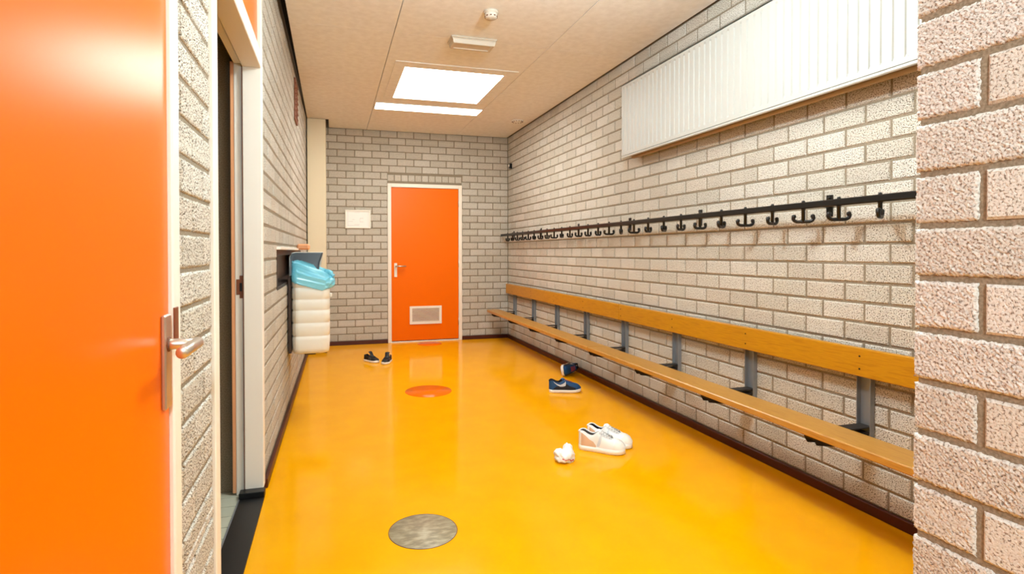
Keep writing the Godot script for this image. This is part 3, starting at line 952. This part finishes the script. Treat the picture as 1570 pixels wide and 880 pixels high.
func build_bin() -> void:
	# wall-hung bin, its lid thrown back and a blue liner folded over the rim
	var cx := -0.153
	var cz := -4.33
	var t := thing("waste_bin", "cream plastic wall-hung waste bin with open dark lid on the left wall", "waste bin", Vector3(cx, 0.43, cz))
	var o := t.position
	var prof := [[0.43, 0.115, 0.14], [0.432, 0.120, 0.145], [0.442, 0.128, 0.166], [0.47, 0.131, 0.178]]
	for g in [0.563, 0.66, 0.753, 0.833, 0.92]:
		prof.append_array([[g - 0.030, 0.1345, 0.1805], [g - 0.009, 0.1335, 0.1795], [g - 0.003, 0.1295, 0.1755], [g + 0.003, 0.1295, 0.1755], [g + 0.009, 0.1345, 0.1805]])
	prof.append_array([[1.0, 0.136, 0.182], [1.006, 0.134, 0.18], [1.0, 0.130, 0.176], [0.50, 0.125, 0.170], [0.455, 0.12, 0.165]])
	var rows := []
	for p in prof:
		rows.append(rounded(0, 0, p[1], p[2], 0.055, p[0] - o.y))
	var bot := []
	for v in rows[0]:
		bot.append(Vector3(v.x * 0.01, v.y, v.z * 0.01))
	rows.push_front(bot)
	var inn := []
	for v in rows[rows.size() - 1]:
		inn.append(Vector3(v.x * 0.01, v.y, v.z * 0.01))
	rows.append(inn)
	var st := begin()
	add_grid(st, rows, true, 0)
	var body := put("body", smooth(st), M.bin, t)
	slab("seam", Vector3(-0.2625, 0.47, cz + 0.1795), Vector3(-0.2605, 0.95, cz + 0.1825), M.pine, t, 0.0005)
	for y in [0.925, 0.86]:
		put("lug", box_mesh(Vector3(0.022, 0.03, 0.05), 0.006), M.bin, body, Vector3(0.14, y - o.y, 0.12))
	# dark mounting rail on the wall
	slab("mounting_rail", Vector3(-0.312, 0.44, -4.47), Vector3(-0.290, 1.0, -4.17), M.darkbrown, t, 0.003)
	slab("bottom_catch", Vector3(-0.2, 0.42, -4.40), Vector3(-0.12, 0.4315, -4.2), M.darkbrown, t, 0.003)
	# lid: white shell round a dark inner face, tipped back behind the rim
	var lid := Node3D.new()
	lid.name = "lid"
	t.add_child(lid)
	lid.position = Vector3(0, 0.99 - o.y, -0.19)
	lid.rotation_degrees.x = -6
	var outer := []
	for z in [[-0.03, 1.0], [0.0, 1.0], [0.012, 0.985]]:
		var r := []
		for p in [[-0.175, -0.04], [-0.175, 0.155], [-0.160, 0.185], [-0.13, 0.192], [0.085, 0.192], [0.082, 0.18], [0.06, 0.11], [0.04, -0.04]]:
			r.append(Vector3(p[0] * z[1], p[1] * z[1], z[0]))
		outer.append(r)
	st = begin()
	for i in 2:
		for j in 8:
			var k := (j + 1) % 8
			face(st, [outer[i][j], outer[i][k], outer[i + 1][k], outer[i + 1][j]], (outer[i][j] + outer[i][k]) / 2 - Vector3(-0.045, 0.08, 0))
	face(st, outer[0], Vector3.FORWARD)
	face(st, outer[2], Vector3.BACK)
	put("shell", st.commit(), M.bin, lid)
	st = begin()
	var dk := []
	for j in outer[2].size():
		var p: Vector3 = outer[2][j]
		dk.append(Vector3(p.x * 0.975 + 0.001, p.y * 0.97 + 0.003, 0.0135))
	# a dished dark face
	var ctr := Vector3(-0.045, 0.08, 0.004)
	for j in 8:
		var k := (j + 1) % 8
		var a: Vector3 = dk[j]
		var b: Vector3 = dk[k]
		var a2 := a.lerp(ctr, 0.14) - Vector3(0, 0, 0.004)
		var b2 := b.lerp(ctr, 0.14) - Vector3(0, 0, 0.004)
		a2.z = 0.0128
		b2.z = 0.0128
		face(st, [a, b, b2, a2], Vector3.BACK)
		face(st, [a2, b2, ctr + Vector3(0, 0, 0.0088)], Vector3.BACK)
	put("inner_face", st.commit(), M.lid, lid)
	# liner
	var bag := thing("bin_liner", "light blue plastic liner bulging over the rim of the wall bin", "bin liner", Vector3(cx, 0.95, cz))
	o = bag.position
	rows = []
	var nv := 30
	for i in nv + 1:
		var f := float(i) / nv
		var r := []
		var base := rounded(0, 0, 1, 1, 0.42, 0, 14)
		for j in base.size():
			var q: Vector3 = base[j]
			var ang := atan2(q.z, q.x)
			var side := q.x                                    # -1 at the wall, 1 towards the room
			var rim := 1.085 - 0.048 * side - 0.02 * side * side - o.y + 0.006 * sin(ang * 5.0)
			var hem := 0.915 - 0.028 * side + 0.032 * side * side - o.y + 0.010 * sin(ang * 4.0 + 1.0) + 0.006 * sin(ang * 9.0)
			var deep := 0.80 - o.y
			var y: float
			var gx: float
			var gz: float
			if f < 0.3:
				var s := f / 0.3
				y = lerpf(deep, rim - 0.004, s)
				gx = lerpf(0.110, 0.136, s)
				gz = lerpf(0.150, 0.182, s)
			else:
				var s := (f - 0.3) / 0.7
				y = lerpf(rim, hem, s)
				var bul := sin(minf(s * 1.25, 1.0) * PI * 0.62)
				gx = 0.137 + 0.012 * bul + 0.022 * maxf(0, side) * sin(s * PI)
				gz = 0.183 + 0.014 * bul
				if s > 0.93:
					gx -= 0.006 * (s - 0.93) / 0.07
					gz -= 0.006 * (s - 0.93) / 0.07
			var p := Vector3(q.x * gx, y, q.z * gz)
			var w := soft.get_noise_3dv(Vector3(p.x * 14 + p.y * 9, p.y * 20, p.z * 14)) + 0.6 * soft.get_noise_3dv(Vector3(ang * 4.0, p.y * 8 + p.x * 6, 3))
			w = w * 0.6 - absf(soft.get_noise_3dv(Vector3(ang * 2.4 + p.y * 10.0, p.y * 14.0 - p.x * 8.0, 9))) * 1.5 + 0.35
			var am := 0.020 * smoothstep(0.25, 0.55, f)
			if side < -0.6:
				am *= 0.25
				p.x = maxf(p.x, -0.128)
			p += Vector3(q.x, 0, q.z).normalized() * (w * am + 0.004)
			p.y += 0.010 * w * smoothstep(0.2, 0.4, f)
			r.append(p)
		rows.append(r)
	st = begin()
	add_grid(st, rows, true, 0)
	put("film", smooth(st), M.bag, bag)
	# twisted corner of the liner on the room side
	var path := []
	var rad := []
	for i in 8:
		var f := i / 7.0
		path.append(Vector3(0.115 + 0.048 * f, 0.075 - 0.012 * f + 0.01 * sin(f * 5), 0.12 + 0.03 * f))
		rad.append(0.026 - 0.014 * f + 0.004 * sin(f * 14))
	put("gathered_corner", tube(path, rad, 10), M.bag, bag)


func build_wall_things() -> void:
	# pipe casing in the far left corner
	var t := thing("pipe_casing", "tall cream boxed column in the far left corner behind the bin", "column", Vector3(-0.18, 0, -6.83))
	slab("casing", Vector3(-0.274, 0.0, ZB + 0.016), Vector3(-0.067, 2.735, -6.6), M.column, t, 0.003)
	slab("plinth", Vector3(-0.262, 0.0, -6.6), Vector3(-0.062, 0.05, -6.586), M.base, t, 0.002)
	# niche beside the bin with its white ledge
	var far0 := Vector3(XL, 0, -2.882)
	var u := Vector3(0.0133, 0, -1).normalized()
	var n := Vector3(1, 0, 0.0133).normalized()
	var nb := Basis(Vector3.UP.cross(n), Vector3.UP, n)
	t = thing("wall_niche", "dark framed niche in the left wall behind the waste bin", "niche", far0 + u * 1.69 + Vector3.UP * 0.945)
	t.basis = nb
	var st := begin()
	# local: x along the wall (towards the viewer), y up, z out of the wall
	for q in [[-1.05, 1.045, 0.215, 0.25, -0.115, 0.002], [-1.05, 1.045, 0.0, 0.02, -0.115, 0.002], [1.005, 1.045, 0.02, 0.215, -0.115, 0.002], [-1.05, -1.02, 0.02, 0.215, -0.115, 0.002], [0.88, 0.92, 0.02, 0.215, -0.1, -0.01]]:
		add_box(st, Vector3(q[0], q[2], q[4]), Vector3(q[1], q[3], q[5]), 0.002)
	put("frame", st.commit(), M.darkbrown, t)
	put("back_panel", box_mesh(Vector3(2.09, 0.25, 0.004), 0.0), M.black, t, Vector3(0, 0.125, -0.117))
	put("pull_bar", box_mesh(Vector3(0.008, 0.17, 0.008), 0.002), M.galv, t, Vector3(0.93, 0.115, -0.006))
	t = thing("wall_ledge", "narrow white ledge on the left wall just above the open bin", "ledge", far0 + u * 1.35 + Vector3.UP * 1.205)
	t.basis = nb
	put("board", box_mesh(Vector3(1.44, 0.018, 0.030), 0.003), M.white, t, Vector3(0, 0, 0.012))
	t = thing("wooden_block", "small pale orange wooden block on left wall at the ledge's far end", "block", far0 + u * 2.33 + Vector3.UP * 1.228)
	t.basis = nb
	put("block", box_mesh(Vector3(0.16, 0.052, 0.105), 0.012), M.salmon, t, Vector3(0, 0, 0.053))
	# slatted vent high on the left wall
	t = thing("wall_vent", "narrow brown vent plate high on the left wall near the ceiling", "vent", far0 + u * 2.16 + Vector3.UP * 2.50)
	t.basis = nb
	put("plate", box_mesh(Vector3(0.26, 0.36, 0.012), 0.003), M.brown, t, Vector3(0, 0, 0.006))
	for k in 7:
		put("slat", box_mesh(Vector3(0.22, 0.012, 0.008), 0.002), M.brown, t, Vector3(0, -0.14 + k * 0.047, 0.014), Basis(Vector3.RIGHT, 0.5))
	# notice
	t = thing("framed_notice", "white framed printed notice on the far wall left of the orange door", "notice", Vector3(0.318, 1.598, ZB + 0.002))
	st = begin()
	for q in [[-0.158, 0.158, 0.098, 0.117], [-0.158, 0.158, -0.117, -0.098], [-0.158, -0.139, -0.098, 0.098], [0.139, 0.158, -0.098, 0.098]]:
		add_box(st, Vector3(q[0], q[2], 0.0), Vector3(q[1], q[3], 0.018), 0.003)
	put("frame", st.commit(), M.white, t)
	var im := Image.create(256, 180, false, Image.FORMAT_RGB8)
	im.fill(Color(0.93, 0.91, 0.89))
	for q in [[14, 8, 2, 164], [234, 8, 2, 164], [90, 14, 60, 3], [150, 78, 40, 4], [150, 118, 40, 4], [150, 78, 3, 42], [86, 150, 60, 3], [10, 160, 130, 3], [62, 92, 30, 3], [22, 116, 50, 3]]:
		im.fill_rect(Rect2i(q[0], q[1], q[2], q[3]), Color(0.78, 0.75, 0.73))
	var pm := tone(1, 1, 1, 0.3)
	pm.albedo_texture = ImageTexture.create_from_image(im)
	var qm := QuadMesh.new()
	qm.size = Vector2(0.28, 0.198)
	put("printed_sheet", qm, pm, t, Vector3(0, 0, 0.008))
	put("backing", box_mesh(Vector3(0.28, 0.198, 0.006), 0.0), M.white, t, Vector3(0, 0, 0.0035))
	# little black sensor in the far right corner
	t = thing("wall_sensor", "tiny black sensor box on the right wall near the far corner", "sensor", Vector3(XR, 2.33, -6.9))
	put("housing", box_mesh(Vector3(0.035, 0.07, 0.05), 0.006), M.black, t, Vector3(-0.0175, 0, 0))
	put("cap", box_mesh(Vector3(0.012, 0.03, 0.03), 0.004), M.white, t, Vector3(-0.041, 0.005, 0))


func build_floor_things() -> void:
	var i := 0
	for q in [[1.2, -6.86, 0.155, M.dot, "orange disc on the yellow floor at the foot of the far door"], [0.782, -4.53, 0.197, M.dot, "orange disc in the middle of the yellow floor"], [0.366, -2.262, 0.143, M.worn, "worn brownish grey disc in the yellow floor nearest the viewer"]]:
		var t := thing("floor_disc", q[4], "floor disc", Vector3(q[0], 0, q[1]), "round discs set in the floor")
		if i:
			t.name = "floor_disc_%03d" % i
		put("disc", lathe([Vector2(0, 0.0), Vector2(q[2], 0.0), Vector2(q[2] - 0.0006, 0.0012), Vector2(0, 0.0012)], 64), q[3], t)
		if i == 2:
			put("edge_joint", lathe([Vector2(q[2] + 0.0005, 0.0), Vector2(q[2] + 0.003, 0.0), Vector2(q[2] + 0.003, 0.0007), Vector2(q[2] + 0.0005, 0.0007)], 64), M.seal, t)
		i += 1
	# crumpled sock
	var t := thing("sock", "crumpled white sock with a faint pink print lying on the floor", "sock", Vector3(1.257, 0, -2.80))
	var rows := []
	for a in 25:
		var th := PI * a / 24.0
		var r := []
		for b in 40:
			var ph := TAU * b / 40.0
			var d := Vector3(sin(th) * cos(ph), cos(th), sin(th) * sin(ph))
			# folded over: two lobes with a valley between them
			var lob := 1.0 - 0.42 * exp(-pow((d.x + 0.1) / 0.22, 2.0)) * clampf(d.y + 0.35 - 0.4 * d.z, 0, 1)
			var nn := soft.get_noise_3dv(d * 1.6 + Vector3(4, 1, 2)) * 0.22 + soft.get_noise_3dv(d * 4.0) * 0.08
			var p := Vector3(d.x * 0.058, d.y * 0.046, d.z * 0.056) * (lob + nn)
			if d.x > 0:
				p.y *= 1.35
				p += Vector3(0.004, 0, -0.012)
			p.y = maxf(p.y + 0.034, 0.0005 + 0.0008 * absf(nn))
			r.append(p)
		rows.append(r)
	var st := begin()
	add_grid(st, rows, true)
	put("knit", smooth(st), M.sock, t)
	# printed band on the side that faces the door
	var best := []
	for k in 10:
		var b := 5 + k
		var a0: Vector3 = rows[14 - k / 4][b]
		var a1: Vector3 = rows[15 - k / 4][b]
		var out := Vector3(a0.x, 0.0, a0.z).normalized() * 0.0012
		best.append([a0 + out, a1 + out])
	st = begin()
	for k in range(0, 9):
		face(st, [best[k][0], best[k + 1][0], best[k + 1][1], best[k][1]], Vector3(best[k][0].x, 0.02, best[k][0].z))
	put("print", st.commit(), M.sockprint, t)


# ---------------------------------------------------------------- shoes
func shoe_pt(p: Dictionary, s: float, f: float, side: float, out := 0.0) -> Vector3:
	# s 0 at the sole, 1 at the collar; f 0 at the heel, 1 at the toe; x runs to the toe
	var len_: float = p.length
	var w: float = p.width / 2 * (0.70 + 0.10 * sin(f * PI) + 0.24 * smoothstep(0.35, 0.72, f))
	w *= sqrt(clampf(1.0 - pow(maxf(0.0, (f - 0.74) / 0.26), 2.8), 0.0, 1.0)) * sqrt(clampf(1.0 - pow(maxf(0.0, (0.12 - f) / 0.12), 2.8), 0.0, 1.0))
	var hc: float = p.height
	var h: float
	if f < 0.12:
		h = hc * lerpf(0.86, 0.92, smoothstep(0.0, 0.06, f))
	elif f < 0.30:
		h = hc * lerpf(0.92, 0.74, sin((f - 0.12) / 0.18 * PI / 2))
	elif f < 0.46:
		h = hc * lerpf(0.74, 0.97, smoothstep(0.30, 0.46, f))
	else:
		h = hc * lerpf(0.97, 0.50, pow((f - 0.46) / 0.54, 0.78))
	h *= 1.0 if f < 0.88 else 1.0 - 0.42 * pow((f - 0.88) / 0.12, 2.0)
	var g: float
	if f < 0.40:
		g = 0.70
	elif f < 0.72:
		g = lerpf(0.70, 0.16, smoothstep(0.38, 0.56, f))
	else:
		g = 0.16 * (1.0 - smoothstep(0.70, 0.76, f))
	var y0: float = p.sole + p.spring * pow(maxf(0, f - 0.65) / 0.35, 2.0)
	var a := s * PI / 2
	var z: float = side * ((g * w) + (w - g * w) * pow(cos(a), 0.75) + out * cos(a * 0.7))
	var y: float = y0 + (h - y0 + p.sole * 0.3) * pow(sin(a), 0.9) + out * sin(a)
	return Vector3((f - 0.5) * len_, y, z)


func shoe(called: String, label: String, p: Dictionary, group: String) -> Node3D:
	var t := thing(called, label, "shoe", Vector3.ZERO, group)
	# sole
	var rows := []
	for q in [[0.0, 0.90], [0.003, 0.98], [p.sole * 0.55, 1.03], [p.sole + 0.002, 1.02], [p.sole + 0.002, 0.85]]:
		var r := []
		for i in 25:
			var f := 0.002 + 0.996 * i / 24.0
			var v := shoe_pt(p, 0.0, f, 1.0)
			r.append(Vector3(v.x * (1.0 + 0.02 * (q[1] - 0.9)), q[0] + v.y - p.sole, v.z * q[1] + 0.002 * q[1]))
		for i in range(23, 0, -1):
			var f := 0.002 + 0.996 * i / 24.0
			var v := shoe_pt(p, 0.0, f, -1.0)
			r.append(Vector3(v.x * (1.0 + 0.02 * (q[1] - 0.9)), q[0] + v.y - p.sole, v.z * q[1] - 0.002 * q[1]))
		rows.append(r)
	var cen := []
	for v in rows[0]:
		cen.append(Vector3(v.x, v.y, v.z * 0.02))
	rows.push_front(cen)
	var st := begin()
	add_grid(st, rows, true)
	put("sole", smooth(st), p.solemat, t)
	# upper: both flanks in one sheet from the heel to the toe, open at the collar
	st = begin()
	for side in [-1.0, 1.0]:
		rows = []
		for i in 33:
			var f := 0.002 + 0.996 * i / 32.0
			var r := []
			for j in 11:
				r.append(shoe_pt(p, j / 10.0, f, side))
			rows.append(r)
		add_grid(st, rows, false, 0)
	put("upper", smooth(st), p.upper, t)
	# padded lining, a little inside
	st = begin()
	var pin := p.duplicate()
	pin.width = p.width - 0.010
	pin.length = p.length - 0.012
	pin.height = p.height - 0.002
	for side in [-1.0, 1.0]:
		rows = []
		for i in 20:
			var f := 0.004 + 0.55 * i / 19.0
			var r := []
			for j in 9:
				r.append(shoe_pt(pin, j / 8.0, f, side))
			rows.append(r)
		add_grid(st, rows, false, 0)
	put("lining", smooth(st), p.lining, t)
	put("insole", box_mesh(Vector3(p.length * 0.52, 0.004, p.width * 0.5), 0.001), p.lining, t, Vector3(-p.length * 0.18, p.sole + 0.004, 0))
	# collar roll
	var path := []
	var rad := []
	for i in 15:
		path.append(shoe_pt(p, 1.0, 0.45 * (1.0 - i / 14.0) + 0.004, 1.0))
	for i in 15:
		path.append(shoe_pt(p, 1.0, 0.45 * i / 14.0 + 0.004, -1.0))
	for i in path.size():
		rad.append(0.0038)
	put("collar", tube(path, rad, 8), p.collar, t)
	# tongue
	rows = []
	for i in 12:
		var f := 0.74 - 0.36 * i / 11.0
		var c := shoe_pt(p, 1.0, f, 1.0)
		var up: float = p.tongue * pow(i / 11.0, 2.0)
		var r := []
		for j in 5:
			var z := (j / 4.0 - 0.5) * 2.0
			r.append(Vector3(c.x, c.y - 0.004 + up - 0.006 * z * z, z * (0.012 + 0.014 * i / 11.0)))
		rows.append(r)
	st = begin()
	add_grid(st, rows, false, 0)
	put("tongue", smooth(st), p.tonguemat, t)
	# laces
	for k in 5:
		var f := 0.49 + 0.05 * k
		var a := shoe_pt(p, 0.86, f, 1.0, 0.0015)
		var b := shoe_pt(p, 0.86, f + 0.012, -1.0, 0.0015)
		var m := (a + b) / 2 + Vector3(0, 0.006, 0)
		put("lace", tube([a, a.lerp(m, 0.5) + Vector3(0, 0.002, 0), m, b.lerp(m, 0.5) + Vector3(0, 0.002, 0), b], [0.0022, 0.0024, 0.0024, 0.0024, 0.0022], 6), p.lacemat, t)
	for k in 4:
		for side in [-1.0, 1.0]:
			var e := shoe_pt(p, 0.80, 0.51 + 0.055 * k, side, 0.0012)
			var dot := SphereMesh.new()
			dot.radius = 0.0022
			dot.height = 0.0044
			dot.radial_segments = 8
			dot.rings = 4
			put("eyelet", dot, M.eyelet, t, e)
	return t


func patch(t: Node3D, called: String, p: Dictionary, side: float, edge: Array, mat: Material, out := 0.0016) -> void:
	# a shaped overlay on a flank: edge holds [f, s_low, s_high] stations
	var rows := []
	for e in edge:
		var r := []
		for j in 5:
			r.append(shoe_pt(p, lerpf(e[1], e[2], j / 4.0), e[0], side, out))
		rows.append(r)
	var st := begin()
	add_grid(st, rows, false, 0)
	put(called, smooth(st), mat, t)


func build_shoes() -> void:
	# white trainers
	var w := {length = 0.275, width = 0.102, height = 0.112, sole = 0.028, spring = 0.006, tongue = 0.022, solemat = M.sole, upper = M.sneaker, lining = M.lining, collar = M.sneaker, tonguemat = M.sneaker, lacemat = M.shadedlace}
	var g := "white trainers on the yellow floor"
	var t := shoe("trainer", "white trainer with a tan heel panel, nearer of the white pair", w, g)
	for s in [-1.0, 1.0]:
		patch(t, "heel_panel", w, s, [[0.003, 0.0, 0.75], [0.08, 0.0, 0.72], [0.17, 0.0, 0.6], [0.26, 0.0, 0.42], [0.34, 0.0, 0.3], [0.40, 0.0, 0.08]], M.tan, 0.0012)
		patch(t, "side_stripe", w, s, [[0.42, 0.05, 0.12], [0.47, 0.05, 0.5], [0.50, 0.2, 0.78], [0.52, 0.5, 0.8]], M.silver, 0.0012)
	for s in [-1.0, 1.0]:
		patch(t, "toe_cap", w, s, [[0.75, 0.05, 0.08], [0.79, 0.05, 0.60], [0.82, 0.05, 0.98], [0.87, 0.05, 0.99], [0.93, 0.05, 0.98], [0.985, 0.05, 0.9]], M.sole, 0.0016)
		patch(t, "eyelet_panel", w, s, [[0.46, 0.70, 0.96], [0.52, 0.66, 0.97], [0.60, 0.64, 0.97], [0.68, 0.66, 0.97], [0.73, 0.75, 0.95]], M.shadedlace, 0.0010)
	t.position = Vector3(1.535, 0, -2.885)
	t.rotation_degrees.y = -38
	var c := copy(t, Vector3(1.628, 0, -2.962), deg_to_rad(-40), "white trainer with dark inside, half hidden behind the other white one")
	(c.get_node("lining") as MeshInstance3D).material_override = M.navylining
	# blue running shoes
	var b := {length = 0.272, width = 0.098, height = 0.105, sole = 0.024, spring = 0.012, tongue = 0.020, solemat = M.sole, upper = M.blue, lining = M.navy, collar = M.navy, tonguemat = M.blue, lacemat = M.pink}
	g = "blue running shoes near the right wall"
	t = shoe("running_shoe", "blue running shoe with a silver swoosh standing upright on its white sole", b, g)
	for s in [-1.0, 1.0]:
		patch(t, "lower_panel", b, s, [[0.10, 0.0, 0.05], [0.2, 0.0, 0.26], [0.34, 0.0, 0.38], [0.5, 0.0, 0.46], [0.62, 0.0, 0.32], [0.78, 0.0, 0.22], [0.95, 0.0, 0.2]], M.navy, 0.0012)
		patch(t, "side_logo", b, s, [[0.125, 0.60, 0.64], [0.18, 0.50, 0.59], [0.25, 0.38, 0.53], [0.33, 0.27, 0.45], [0.40, 0.22, 0.42], [0.45, 0.22, 0.46], [0.485, 0.26, 0.58], [0.50, 0.40, 0.60], [0.505, 0.52, 0.62], [0.475, 0.68, 0.72], [0.455, 0.74, 0.76]], M.silver, 0.0026)
	t.position = Vector3(1.885, 0, -4.19)
	t.rotation_degrees.y = -14
	c = copy(t, Vector3(2.15, 0.049, -4.80), 0.0, "blue running shoe lying on its side against the right skirting")
	c.basis = Basis(Vector3.UP, deg_to_rad(-131)) * Basis(Vector3.RIGHT, deg_to_rad(-80))
	# small black shoes
	var k := {length = 0.205, width = 0.080, height = 0.070, sole = 0.022, spring = 0.006, tongue = 0.052, solemat = M.sole, upper = M.blackcloth, lining = M.blackcloth, collar = M.blackcloth, tonguemat = M.blackcloth, lacemat = M.greyleather}
	g = "black shoes before the far door"
	t = shoe("black_shoe", "small black shoe with white sole and raised tongue, left of its pair", k, g)
	t.position = Vector3(0.402, 0, -5.90)
	t.rotation_degrees.y = -52
	for s in [-1.0, 1.0]:
		patch(t, "side_panel", k, s, [[0.42, 0.1, 0.3], [0.5, 0.1, 0.6], [0.6, 0.1, 0.6], [0.68, 0.1, 0.35]], M.greyleather, 0.0012)
	copy(t, Vector3(0.556, 0, -5.80), deg_to_rad(-112), "small black shoe with white sole pointing forward, right of its pair")
